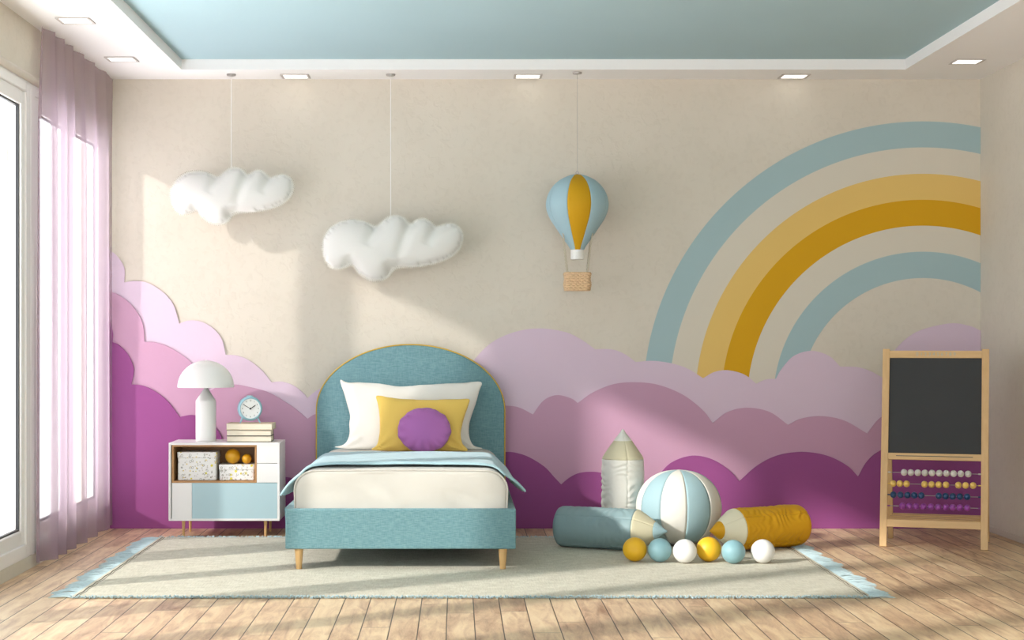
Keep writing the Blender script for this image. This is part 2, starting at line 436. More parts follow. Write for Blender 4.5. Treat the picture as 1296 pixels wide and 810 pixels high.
def text_mb(s, size, depth=.001, font_align='CENTER'):
    cu = bpy.data.curves.new('t', 'FONT'); cu.body = s; cu.size = size; cu.extrude = depth; cu.align_x = font_align; cu.align_y = 'CENTER'
    o = bpy.data.objects.new('t', cu); COL.objects.link(o)
    me = bpy.data.meshes.new_from_object(o.evaluated_get(bpy.context.evaluated_depsgraph_get()))
    mb = MB(); mb.add([tuple(v.co) for v in me.vertices], [tuple(p.vertices) for p in me.polygons])
    bpy.data.objects.remove(o); bpy.data.curves.remove(cu); bpy.data.meshes.remove(me)
    return mb

# ------------------------------------------------------------------ room shell
XL, XR, H0, NEAR = -2.34, 3.49, 2.99, -.6
struct('floor', MB().box(XL-.3, XR+.2, NEAR, WALL+.15, -.1, 0), M_['floor'], smooth=0)
struct('wall_back', MB().box(XL-.3, XR+.2, WALL, WALL+.15, 0, 3.3), M_['wall'], smooth=0)
struct('wall_right', MB().box(XR, XR+.15, NEAR, WALL, 0, 3.3), M_['wall'], smooth=0)
struct('baseboard_right', MB().box(XR-.012, XR, NEAR, WALL, 0, .04), M_['skirt'], smooth=0, bevel=.003)
Y0W, PER, NWIN = 11.565, 2.01, 4          # window ribbon: four double windows
YE = Y0W-PER*NWIN
mb = MB().box(XL-.25, XL, NEAR, WALL, 0, .07).box(XL-.25, XL, NEAR, WALL, 2.68, 3.3).box(XL-.25, XL, NEAR, YE, .07, 2.68)
struct('wall_left', mb, M_['wall'], smooth=0)
TX0, TX1, TY0, TY1 = -1.768, 2.88, 1.2, 11.165
mb = MB().box(XL-.25, TX0, NEAR, WALL, H0, 3.057).box(TX1, XR+.15, NEAR, WALL, H0, 3.057).box(TX0, TX1, TY1, WALL, H0, 3.057).box(TX0, TX1, NEAR, TY0, H0, 3.057)
struct('ceiling', mb, M_['ceil'], smooth=0)
struct('ceiling', MB().box(XL-.25, XR+.15, NEAR, WALL, 3.057, 3.2), M_['tray'], smooth=0)
# rounded moulding over the windows
prof = [(-.0, 0), (.012, .002), (.022, .01), (.026, .022), (.022, .034), (.012, .042), (0, .044)]
struct('trim_1', MB().loft([[(XL+a, y, 2.665+b) for a, b in prof] for y in (YE-.1, WALL-.02)]), M_['skirt'], smooth=60)

def window(n):
    y1 = Y0W-PER*n; y0 = y1-PER
    def ring(mb, a0, a1, b0, b1, w, wb, x0, x1):       # rectangular ring in YZ
        mb.box(x0, x1, a0, a0+w, b0, b1).box(x0, x1, a1-w, a1, b0, b1).box(x0, x1, a0+w, a1-w, b0, b0+wb).box(x0, x1, a0+w, a1-w, b1-wb, b1)
        return mb
    r = bpy.data.objects.new('window_%d' % (n+1), None); COL.objects.link(r); r.location = (XL, (y0+y1)/2, .07); tag(r, kind='structure')
    loc = Vector(r.location); c = PER/2
    fr = ring(MB(), -c+.001, c-.001, 0, 2.61, .095, .075, -.12, -.001)
    fr.box(-.12, -.014, -.03, .03, .075, 2.535)
    ex = .09 if n == 0 else 0      # wider jamb where the two windows meet behind the curtain edge
    if ex: fr.box(-.12, -.001, -c+.09, -c+.095+ex, .0745, 2.5355)
    build('window_frame', fr, M_['upvc'], r, bevel=.006)
    for sgn in (-1, 1):
        a0, a1 = (-c+.08+ex, -.018) if sgn < 0 else (.018, c-.08)
        sa = build('sash', ring(MB(), a0, a1, .062, 2.548, .083, .09, -.09, -.012), M_['upvc'], r, bevel=.008)
        g0, g1, h0, h1 = a0+.083, a1-.083, .152, 2.458
        build('gasket', ring(MB(), g0-.001, g1+.001, h0-.001, h1+.001, .011, .011, -.042, -.024), M_['gasket'], sa, smooth=0)
        build('glass', MB().box(-.035, -.031, g0+.006, g1-.006, h0+.006, h1-.006), M_['glass'], sa, smooth=0)
for n in range(NWIN): window(n)

# ------------------------------------------------------------------ sheer curtain
def curtain():
    y0, y1 = 9.585, 11.535; nu, nv = 360, 40; mb = MB(); vs = []
    for j in range(nv+1):
        z = .025+(2.985-.025)*j/nv; k = 1-j/nv
        for i in range(nu+1):
            t = i/nu
            ph = 2*PI*(6.5*t+1.1*math.sin(2.4*t+.4)+.08*k*math.sin(5*t+1))
            amp = .022+.010*math.sin(3.1*t+1)+.004*k
            w = amp*math.sin(ph)+.005*math.sin(2.3*ph+1.3*k+.8)
            if t < .05: w -= (.05-t)*.5
            w *= .55+.45*min(1, (2.985-z)/.5); yy = y0+(y1-y0)*t+.011*math.cos(ph)+.006*k*math.sin(7*t)
            vs.append((XL+.064+w, yy, z))
    fs = [(j*(nu+1)+i, j*(nu+1)+i+1, (j+1)*(nu+1)+i+1, (j+1)*(nu+1)+i) for j in range(nv) for i in range(nu)]
    mb.add(vs, fs)
    r = thing('sheer_curtain', 'sheer pale mauve curtain hanging floor to ceiling over the left window', 'curtain', (0, 0, 0))
    build('curtain_cloth', mb, M_['voile'], r, smooth=180)
    hem = MB()
    row = 1
    ps = [vs[i] for i in range(0, nu+1, 2)]
    hem.add([(p[0], p[1], .025) for p in ps]+[(p[0], p[1], .12) for p in ps], [(i, i+1, len(ps)+i+1, len(ps)+i) for i in range(len(ps)-1)])
    hem.v = [(x+.0015, y, z) for x, y, z in hem.v]
    build('hem', hem, M_['voile'], r, smooth=180)
curtain()

# ------------------------------------------------------------------ mural: cloud panels and rainbow
L1 = [[(126, 313), (134.4, 315.6), (146.3, 322), (157.4, 338.5), (157.7, 357.5)],
      [(157.7, 357.5), (170, 355.8), (186, 357.8), (204, 368), (219, 384.5), (227, 409.6)],
      [(227, 409.6), (237, 406), (247, 405.6), (258, 408.3), (270.7, 416.3), (281, 429.6), (285.8, 449)],
      [(285.8, 449), (302, 450.4), (317, 457), (331.9, 469), (343.7, 483.7)],
      [(343.7, 483.7), (357, 483), (371.9, 488), (383.7, 497), (389.3, 503.7)],
      [(389.3, 503.7), (398.5, 496), (410.4, 489.6), (440, 480), (480, 492), (505, 520)],
      [(505, 520), (560, 505), (590, 474), (601, 454.4), (623, 433), (652, 420), (683, 415.6), (714.4, 420), (734.4, 429), (753.3, 442.2)],
      [(753.3, 442.2), (766, 441.6), (779, 443.3), (792, 449), (804.4, 458.2)],
      [(804.4, 458.2), (823, 456.6), (841, 458.2), (858, 462), (872, 467.5), (889.7, 478.7)],
      [(889.7, 478.7), (904, 470.8), (921, 468.6), (941.7, 474), (956.8, 485.6)],
      [(956.8, 485.6), (969, 480.3), (982, 479.3)],
      [(982, 479.3), (989, 467), (1004.7, 450.4), (1026.7, 444), (1048.7, 450.4), (1063, 464)],
      [(1063, 464), (1083.4, 464.5), (1100, 469), (1118, 479)],
      [(1118, 479), (1123, 460), (1134, 441), (1160, 420), (1200, 409.5), (1225, 412), (1241, 418.6)]]
L2 = [[(126, 366), (134.4, 368), (149.3, 372.6), (164, 383), (176, 398), (182, 413.3), (183.6, 432.6)],
      [(183.6, 432.6), (196.7, 433.3), (213, 438.5), (230.7, 448.9), (243.3, 459.3), (258, 478), (265, 495)],
      [(265, 495), (280, 488), (297, 486.5), (312.6, 489), (339, 496), (363, 509.6), (377, 519.5), (389.5, 530)],
      [(389.5, 530), (395, 526), (401, 523.5), (430, 515), (470, 530), (520, 560)],
      [(520, 560), (570, 530), (610, 513), (640, 513.3), (656.7, 515.6), (674.4, 524.4)],
      [(674.4, 524.4), (685.6, 508.9), (696, 502), (707.8, 500), (723.3, 504.4), (731, 510)],
      [(731, 510), (750, 496.7), (774.4, 486.7), (800, 483.6), (831.5, 486.6), (863, 499), (888, 518), (901.7, 535.4)],
      [(901.7, 535.4), (920, 521.5), (944.8, 515.9), (973, 521), (996.8, 537.6)],
      [(996.8, 537.6), (1014, 529.5), (1039.3, 526.6), (1067.6, 532), (1097, 548.6)],
      [(1097, 548.6), (1105.4, 537), (1115, 527.5), (1140, 512), (1180, 502), (1215, 505), (1241, 515)]]
L3 = [[(126, 398), (134.4, 404.4), (140.4, 410.4), (143.8, 420.7), (143.3, 432.9)],
      [(143.3, 432.9), (152, 437), (162.6, 448), (168.8, 460.7), (170.3, 471), (167.3, 486.4)],
      [(167.3, 486.4), (181.9, 488), (196.7, 494.8), (213, 507.4), (228.3, 527.3)],
      [(228.3, 527.3), (244, 525), (259, 529), (272, 539), (280, 551), (284, 566)],
      [(284, 566), (305, 566), (325, 577), (338, 600), (345, 606)],
      [(345, 606), (355, 603.5), (368.4, 604.4), (385, 612), (400, 630)],
      [(400, 630), (480, 600), (560, 600), (600, 600)],
      [(600, 600), (612, 582), (625, 574), (641.5, 571.6), (655, 573.2), (670, 578.5), (689, 590.4), (701, 603.2), (710, 612.6)],
      [(710, 612.6), (720, 604.4), (731.9, 598.5), (746.7, 596.7), (761.5, 598.2), (790, 606), (815, 618)],
      [(815, 618), (833, 600.5), (850, 584.5), (875.6, 576.3), (900.8, 581), (922, 594.5), (934.8, 608.8)],
      [(934.8, 608.8), (957.4, 589), (982.6, 576.3), (1014, 571.6), (1045.6, 576.3), (1070.8, 589), (1085, 603)],
      [(1085, 603), (1096, 584), (1112.7, 570), (1150, 552), (1190, 548), (1241, 560)]]
def cloud_panel(lobes, d0, th, m, label):
    out = []
    for lb in lobes:
        c = catmull([Vector((x, y)) for x, y in lb], 7); out += c[:-1]
    out.append(Vector(lobes[-1][-1]))
    pts = [(max(wx(p.x), XL+.002), wz(p.y)) for p in out]
    pts = [p for i, p in enumerate(pts) if i == 0 or abs(p[0]-pts[i-1][0])+abs(p[1]-pts[i-1][1]) > 1e-4]
    pts[-1] = (XR-.002, pts[-1][1])
    pts += [(XR-.002, .001), (XL+.002, .001)]
    base = Vector((.5, WALL-d0, .001))
    tri = delaunay_2d_cdt([Vector(p) for p in pts], [(i, (i+1) % len(pts)) for i in range(len(pts))], [], 1, 1e-7)
    mb = MB(); n = len(tri[0])
    mb.add([(v.x-base.x, -th, v.y-base.z) for v in tri[0]]+[(v.x-base.x, 0, v.y-base.z) for v in tri[0]],
           [tuple(t) for t in tri[2]]+[tuple(i+n for i in t)[::-1] for t in tri[2]])
    m_ = len(pts)
    o = len(mb.v)
    mb.add([(x-base.x, -th, z-base.z) for x, z in pts]+[(x-base.x, 0, z-base.z) for x, z in pts], [(i, (i+1) % m_, (i+1) % m_+m_, i+m_) for i in range(m_)])
    return build('cloud_panel', mb, m, loc=base, label=label, cat='wall panel', smooth=35)
T = .010
cloud_panel(L1, .0005, T, M_['lilac'], 'pale lilac scalloped cloud panel, tallest and rearmost on the back wall')
cloud_panel(L2, .001+T, T, M_['mauve'], 'mid mauve scalloped cloud panel between the pale lilac and the dark plum one')
cloud_panel(L3, .0015+2*T, T, M_['plum'], 'dark plum scalloped cloud panel, lowest and foremost along the floor')

def rainbow():
    cx, cz = wx(1168), wz(508); k = WALL/F
    r = thing('rainbow_mural', 'blue, cream and yellow striped rainbow painted on the back wall above the clouds', 'mural', (cx, WALL, cz))
    edges = [354.3, 321.4, 288, 255.2, 222.3, 189.4, 156.1]
    for i, mm in enumerate(['r_blue', 'r_cream', 'r_lemon', 'r_must', 'r_cream', 'r_blue']):
        R0, R1 = edges[i+1]*k, edges[i]*k; mb = MB(); rings = []
        lim = XR-.001-cx; n = 140; mx_ = math.acos(min(1, lim/R1)); 
        for j in range(n+1):
            a = PI-(PI-math.acos(min(1, lim/R0))+0)*j/n
            ring = []
            for (R, y) in ((R0, -.0002), (R1, -.0002), (R1, -.0018), (R0, -.0018)):
                x, z = R*math.cos(a), R*math.sin(a)
                if x > lim: z = math.sqrt(max(0, R*R-lim*lim)); x = lim
                ring.append((x, y, z))
            rings.append(ring)
        mb.loft(rings)
        build('stripe', mb, M_[mm], r, smooth=30)
rainbow()

# ------------------------------------------------------------------ downlights
spots = [(-1.061, 11.44, 'square ceiling downlight above the smaller hanging cloud'), (.468, 11.44, 'square ceiling downlight left of the balloon string'), (2.22, 11.44, 'square ceiling downlight above the rainbow'),
         (-2.07, 10.74, 'square ceiling downlight beside the curtain, nearer the back wall'), (-2.07, 9.44, 'square ceiling downlight beside the curtain, farther from the back wall'), (3.18, 10.83, 'square ceiling downlight beside the right wall')]
proto = None
for x, y, lab in spots:
    if proto is None:
        proto = r = thing('ceiling_downlight', lab, 'ceiling light', (x, y, H0), group='square downlights around the ceiling edge')
        mb = MB(); a, b = .092, .076
        mb.box(-a, a, -a, -b, -.005, -.0002).box(-a, a, b, a, -.005, -.0002).box(-a, -b, -b, b, -.005, -.0002).box(b, a, -b, b, -.005, -.0002)
        build('bezel', mb, M_['bezel'], r, bevel=.001)
        build('light_panel', MB().box(-b, b, -b, b, -.0028, -.0003), M_['lamp_on'], r, smooth=0)
    else:
        r = copy_tree(proto); r.location = (x, y, H0); r['label'] = lab

# ------------------------------------------------------------------ hanging clouds
CL = [(105, 330), (120, 260), (160, 200), (230, 155), (320, 138), (400, 150), (455, 172), (492, 183), (530, 155), (572, 122), (630, 106), (690, 124), (735, 166), (775, 143), (822, 128), (872, 147), (920, 186), (980, 170), (1040, 168), (1090, 198), (1113, 262), (1095, 340), (1040, 400), (960, 440), (860, 466), (760, 480), (655, 485), (612, 508), (570, 558), (500, 581), (430, 570), (368, 528), (318, 466), (275, 482), (218, 496), (160, 480), (120, 415)]
GRV = [((492, 178), (420, 330)), ((735, 160), (640, 430)), ((920, 182), (850, 330)), ((318, 470), (290, 400)), ((612, 512), (560, 440)), ((655, 488), (640, 430))]
def hanging_cloud(px, py, scale, cord_u, lab, D=11.35):
    k = D/F/6.48*scale
    raw = [Vector(((x-609)*k, -(y-343.5)*k)) for x, y in CL]
    out = catmull(raw, 6, True)
    c = at(px, py, D)
    r = thing('hanging_cloud', lab, 'cloud ornament', c, group='stuffed clouds hung from the ceiling')
    def grooves(x, z):
        v = 0
        for (a, b) in GRV:
            A = Vector(((a[0]-609)*k, -(a[1]-343.5)*k)); B = Vector(((b[0]-609)*k, -(b[1]-343.5)*k)); p = Vector((x, z)); d_ = B-A
            t = max(0, min(1, (p-A).dot(d_)/d_.length_squared)); v -= .034*scale*(1-t)**.7*math.exp(-((p-A-d_*t).length/(.030*scale))**2)
        return v
    build('cushion', puff(out, .088*scale, .0125, rim=.016, wrinkle=grooves), M_['fuzz'], r, smooth=180, sub=1)
    # overcast stitches round the edge
    st = MB(); pts = [Vector((p.x, 0, p.y)) for p in out]; L = sum((pts[i]-pts[i-1]).length for i in range(len(pts))); n = int(L/.0125); step = L/n; acc = 0; cen = 0
    seg = []; cur = 0
    for i in range(len(pts)):
        a, b = pts[i], pts[(i+1) % len(pts)]; l = (b-a).length
        while cur <= l:
            seg.append((a.lerp(b, cur/l), (b-a).normalized())); cur += step
        cur -= l
    for p, t in seg:
        nrm = Vector((t.z, 0, -t.x))
        st.tube([p+nrm*.013+Vector((0, -.0055, 0)), p-nrm*.003+Vector((0, -.0065, 0)), p-nrm*.007, p-nrm*.003+Vector((0, .0065, 0)), p+nrm*.013+Vector((0, .0055, 0))], .0023, 6)
    build('stitching', st, M_['stitch'], r)
    u = cord_u; top = max(p.y for p in out if abs(p.x-u) < .03)
    build('cord', MB().tube([(u, 0, top-.01), (u, 0, H0-c.z-.01)], .0032, 8), M_['cord'], r)
    build('ceiling_rose', MB().lathe([(.001, 0), (.03, 0), (.031, -.004), (.028, -.012), (.006, -.016), (.001, -.016)], (u, 0, H0-c.z-.0005), 32), M_['steel'], r)
hanging_cloud(294, 248, 1.0, -.006, 'smaller stuffed white cloud hanging on a cord nearer the curtain')
hanging_cloud(497, 314, 1.148, -.013, 'larger stuffed white cloud hanging on a cord above the bed')

# ------------------------------------------------------------------ hanging balloon
def balloon():
    D = 11.27; k = D/F; c = at(730.6, 368, D)
    r = thing('hanging_balloon', 'toy hot air balloon in pale blue and mustard with a wicker basket', 'balloon ornament', c)
    zf = lambda py: (368-py)*k
    prof = [(316, 8.3), (311, 11), (304, 16), (296, 21.5), (287, 27.5), (277, 34), (268, 37.8), (260, 39.2), (252, 38.4), (244, 35.6), (236, 30.5), (229, 23.2), (224.5, 15), (222, 8.5), (220.9, 1)]
    pv = catmull([Vector((p[1], p[0])) for p in prof], 5)
    nseg = 8; per = 16; gores = []
    for g in range(nseg):
        mb = MB(); a0 = -PI/2-PI/nseg+2*PI*g/nseg; rings = []
        for p in pv:
            ring = []
            for j in range(per+1):
                t = j/per; a = a0+2*PI/nseg*t
                R = max(p.x, .5)*k*(1+.022*(math.sin(PI*t)**.6-.8))
                ring.append((R*math.cos(a), R*math.sin(a), zf(p.y)))
            rings.append(ring)
        mb.loft(rings, closed=False, cap=False)
        build('gore', mb, M_['b_must'] if g in (0, 4) else M_['b_blue'], r, label='mustard gore' if g in (0, 4) else None, smooth=180, solid=.003)
    build('collar', MB().lathe([(7.8*k, zf(328.4)), (8.3*k, zf(328.2)), (8.3*k, zf(315.8)), (7.8*k, zf(315.6))], n=32), M_['lampw'], r)
    mb = MB(); mb.tube([Vector((.009*math.cos(a), 0, zf(218.8)+.009*math.sin(a))) for a in [2*PI*i/14 for i in range(14)]], .0022, 6, closed=True)
    mb.lathe([(.001, zf(222)), (.008, zf(221.6)), (.008, zf(220.2)), (.001, zf(220))], n=16)
    build('hook_ring', mb, M_['steel'], r)
    build('suspension_wire', MB().tube([(0, 0, zf(217)), (0, 0, H0-c.z-.01)], .0012, 6), M_['steel'], r)
    build('ceiling_rose', MB().lathe([(.001, 0), (.03, 0), (.031, -.004), (.028, -.012), (.006, -.016), (.001, -.016)], (0, 0, H0-c.z-.0005), 32), M_['steel'], r)
    # ropes: two strands twisted
    for sx in (-1, 1):
        for sy in (-1, 1):
            p0 = Vector((sx*12.3*k, sy*.045, zf(347))); p1 = Vector((sx*18.2*k, sy*.052, zf(296.5)))
            mb = MB(); d = (p1-p0); n = 40; a = Vector((0, 1, 0)); b = Vector((1, 0, 0))
            for ph in (0, PI):
                mb.tube([p0+d*i/n+a*.0032*math.cos(ph+i*.95)+b*.0032*math.sin(ph+i*.95) for i in range(n+1)], .0026, 6)
            mb.sphere(p1, .0075, 10); mb.sphere(p0+Vector((0, 0, .002)), .007, 10)
            build('rope', mb, M_['rope'], r)
    # wicker basket: rounded square with woven rows on stakes
    mb = MB(); hw = 16.6*k; hh = 22*k; rc = .02; NR = 10
    def rsq(t, s):  # rounded square perimeter
        a = 2*PI*t; c_, s_ = math.cos(a), math.sin(a); q = (abs(c_)**6+abs(s_)**6)**(-1/6.)
        return Vector((c_*q*s, s_*q*s*.9, 0))
    ns = 36
    for row in range(NR):
        z = hh*(row+.5)/NR; pts = []
        for i in range(144):
            t = i/144; w = math.sin(2*PI*t*ns/2+PI*row)*.0022
            p = rsq(t, (hw-.005)*(1-.03*math.cos(row))+w); pts.append((p.x, p.y, z))
        mb.tube(pts, hh/NR*.56, 6, closed=True)
    for i in range(ns):
        p = rsq(i/ns+.004, hw-.006); mb.tube([(p.x, p.y, 0), (p.x, p.y, hh+.003)], .0028, 5)
    mb.tube([tuple(rsq(i/96, hw-.003)+Vector((0, 0, hh+.002))) for i in range(96)], .0045, 8, closed=True)
    mb.loft([[tuple(rsq(i/48, hw-.012)+Vector((0, 0, z))) for i in range(48)] for z in (.004, .010)])
    build('basket', mb, M_['wick'], r)
balloon()

# ------------------------------------------------------------------ bedside cabinet
def cabinet():
    D = 11.027; s = F/D; x0, x1, z0, z1 = -1.827, -1.124, .106, .601; cx = (x0+x1)/2; dep = .375
    r = thing('bedside_cabinet', 'white bedside cabinet with open wooden niche and pale blue door', 'cabinet', (cx, D, 0))
    U = lambda u: (200+u/5.79-VX)/s-cx
    V = lambda v: EYE-(545+v/5.79-VY)/s
    a, b = x0-cx, x1-cx; t = .014
    mb = MB().box(a, b, 0, dep, z1-t, z1).box(a, b, 0, dep, z0, z0+t).box(a, a+t, 0, dep, z0+t, z1-t).box(b-t, b, 0, dep, z0+t, z1-t).box(a+t, b-t, dep-.012, dep, z0+t, z1-t)
    mb.box(a+t, b-t, .03, dep-.012, V(385)-.006, V(385)+.004)   # shelf behind doors
    build('carcass', mb, M_['lacq'], r, bevel=.0015)
    # niche lining
    n0, n1, m0, m1 = U(98)+.002, U(722), V(383), V(103)-.001; w = .0115
    mb = MB().box(n0, n1, .004, dep-.014, m1-w, m1).box(n0, n1, .004, dep-.014, m0, m0+w).box(n0, n0+w, .004, dep-.014, m0+w, m1-w).box(n1-w, n1, .004, dep-.014, m0+w, m1-w).box(n0+w, n1-w, dep-.028, dep-.014, m0+w, m1-w)
    build('niche_lining', mb, M_['oak'], r, bevel=.001)
    g = .0012
    build('drawer', MB().box(n1+g, U(874), .004, .2, V(240)+g, m1), M_['lacq'], r, bevel=.0015)
    build('drawer', MB().box(n1+g, U(874), .004, .2, m0+g, V(240)-g), M_['lacq'], r, bevel=.0015)
    build('door', MB().box(U(98)+.002, U(248)-g/2, .004, .02, V(650)+.002, m0-g), M_['lacq'], r, bevel=.0015)
    build('door', MB().box(U(248)+g/2, U(874), .003, .02, V(650)+.002, m0-g), M_['lacq_b'], r, bevel=.0015, label='wide pale blue door')
    for lx in (-1.742-cx, -1.219-cx):
        for ly in (.06, dep-.035):
            build('leg', MB().lathe([(.0065, 0), (.0072, .002), (.0115, z0+.001)], (lx, ly, 0), 24), M_['beech'], r)
    return r, U, V, cx, D, dep
cab, U, V, CXC, DC, DEP = cabinet()
ZT = .601

def rbox(w, d, h, rad, taper=1.0, n=8):
    def ring(s, z, o=0):
        pts = []
        for cxn, cyn, a0 in ((1, 1, 0), (-1, 1, PI/2), (-1, -1, PI), (1, -1, 3*PI/2)):
            for i in range(n+1):
                a = a0+PI/2*i/n
                pts.append(((w/2*s-rad)*cxn+(rad-o)*math.cos(a), (d/2*s-rad)*cyn+(rad-o)*math.sin(a), z))
        return pts
    return MB().loft([ring(1, 0, .003), ring(1, .003), ring(taper, h-.003), ring(taper, h, .003)])

zsh = V(368)      # niche floor
zb = zsh+.0005
def gift_box(u0, u1, vt, vl, dep, yc, lab, gname='printed paper boxes in the cabinet niche'):
    w = (u1-u0)/5.79/(F/DC)*1.01; cx = (U(u0)+U(u1))/2+CXC; h = (V(vt)-zsh); lid = V(vt)-V(vl)
    r = thing('storage_box', lab, 'box', (cx, DC+yc, zb), group=gname)
    build('box_body', rbox(w-.008, dep-.008, h-lid*.5, .012, 1.0), M_['paper'], r, smooth=40)
    b2 = rbox(w, dep, lid, .014); b2.v = [(x, y, z+h-lid) for x, y, z in b2.v]
    build('lid', b2, M_['paper'], r, smooth=40)
    return cx, zb+h
gift_box(133, 424, 160, 205, .2, .135, 'taller printed paper box with lid in the cabinet niche')
cx2, zt2 = gift_box(440, 704, 252, 292, .19, .13, 'lower printed paper box with lid carrying two gold balls')
for u, rad, lab in ((533, 55, 'larger gold ball on the lower printed box'), (636, 36, 'smaller gold ball on the lower printed box')):
    R = rad/5.79/(F/(DC+.1))
    build('ornament_ball', MB().sphere((0, 0, R), R, 40), M_['g_gold'], loc=(U(u)+CXC, DC+.1, zt2+.0005), label=lab, cat='ball', group='gold balls in the cabinet niche')

# ------------------------------------------------------------------ lamp, books, clock
def lamp():
    D = 11.22; k = D/F
    r = thing('table_lamp', 'white mushroom table lamp with dome shade on the bedside cabinet', 'lamp', ((260.6-VX)*k, D, ZT+.0005))
    zz = lambda py: (558-py)*k
    build('base', MB().lathe([(12.2*k, 0), (12.8*k, .003), (12.8*k, zz(508)), (12.5*k, zz(506.5)), (6.2*k, zz(497)), (1.8*k, zz(490.5)), (1.2*k, zz(489)), (1.2*k, zz(460))], n=56), M_['lampw'], r, smooth=35)
    R = 35.6*k; zc = zz(490); H = zz(456)-zc
    pr = [(R*math.cos(PI/2*i/24), zc+H*math.sin(PI/2*i/24)) for i in range(25)]; pr[-1] = (.0005, pr[-1][1])
    inn = [(max(.0005, a-.004), max(zc, b-.004)) for a, b in pr[::-1]]
    build('dome_shade', MB().lathe(pr+inn, n=72), M_['lampw'], r, smooth=50)
    build('finial', MB().lathe([(.006, zz(456)-.001), (.006, zz(456)+.003), (.001, zz(456)+.004)], n=20), M_['lampw'], r)
lamp()

def book(w, d, h, loc, rz, cm, lab):
    r = thing('book', lab, 'book', loc, rz, group='books stacked under the clock'); t = .0022
    mb = MB().box(-w/2, w/2, -d/2, d/2, 0, t).box(-w/2, w/2, -d/2, d/2, h-t, h).box(-w/2, w/2, d/2-t, d/2, t, h-t)
    build('cover', mb, M_[cm], r, bevel=.0008)
    build('pages', MB().box(-w/2+.003, w/2-.003, -d/2+.003, d/2-t, t, h-t), M_['pages'], r, bevel=.002)
kb = 11.15/F
bh = [.0385, .0385, .0405]
z = ZT+.0005; xb = (315.3-VX)*11.12/F
book(.288, .19, bh[0], (xb-.002, 11.205, z), .03, 'cover_g', 'bottom book of the stack of three under the clock'); z += bh[0]+.0004
book(.286, .19, bh[1], (xb-.002, 11.20, z), .02, 'cover_g', 'middle book of the stack of three under the clock'); z += bh[1]+.0004
book(.296, .2, bh[2], (xb+.004, 11.195, z), -.01, 'cover_c', 'top book of the stack, directly beneath the clock'); z += bh[2]+.0004
def clock():
    D = 11.15; k = D/F; Rb = 15.6*k; Rf = 12.7*k; c = Vector(((316.4-VX)*k, D, z)); zc = 18.4*k
    r = thing('alarm_clock', 'round pale blue alarm clock showing ten to two on the books', 'clock', c, .30)
    # body: drum with rounded back, axis Y (front -y)
    def ly(prof, n=56): return MB().lathe(prof, (0, 0, zc), n, 'Y')
    body = [(.001, -.040), (Rb*.6, -.040), (Rb*.88, -.034), (Rb, -.018), (Rb, .004), (Rb*.97, .014), (Rf*1.04, .019), (Rf, .017), (Rf, .012), (.001, .012)]
    build('case', ly(body), M_['clockb'], r, smooth=50)
    build('dial', ly([(.001, .0125), (Rf-.0005, .0125), (Rf-.0005, .0135), (.001, .0135)]), M_['dial'], r, smooth=30)
    mb = MB()
    for hnum in range(1, 13):
        a = PI/2-2*PI*hnum/12; t = text_mb(str(hnum), .0135, .0003)
        xform(t, Matrix.Translation((Rf*.80*math.cos(a), -.0139, zc+Rf*.80*math.sin(a))) @ Matrix.Rotation(PI/2, 4, 'X'))
        mb.add(t.v, t.f)
    build('numerals', mb, M_['black'], r, smooth=0)
    def hand(name, ang, l, w):
        u = Vector((math.cos(ang), 0, math.sin(ang))); n = Vector((-u.z, 0, u.x)); p = Vector((0, -.0150, zc)); q = Vector((0, -.0012, 0))
        pts = [p-u*.008+n*w*.4, p-u*.008-n*w*.4, p+u*l*.75-n*w, p+u*l, p+u*l*.75+n*w]
        build(name, MB().loft([pts, [a_+q for a_ in pts]]), M_['black'], r, smooth=0)
    hand('minute_hand', PI/2+2*PI/12*2, Rf*.80, .0022); hand('hour_hand', PI/2-2*PI/12*1.9, Rf*.66, .0030)
    build('hand_hub', ly([(.001, .015), (.006, .015), (.006, .0185), (.001, .019)], 20), M_['black'], r)
    for sx in (-1, 1):
        p0 = Vector((sx*Rb*.62, -.002, zc-Rb*.72)); p1 = Vector((sx*Rb*.80, -.006, .004))
        build('foot', MB().tube([p0, p0.lerp(p1, .6), p1], [.007, .0055, .004], 12).sphere(p1, .0045, 12), M_['clockb'], r)
    build('alarm_button', MB().lathe([(.004, Rb*.96), (.022, Rb*.97), (.022, Rb+.002), (.018, Rb+.0045), (.001, Rb+.005)], (0, .01, zc), 32), M_['clockb'], r)
clock()

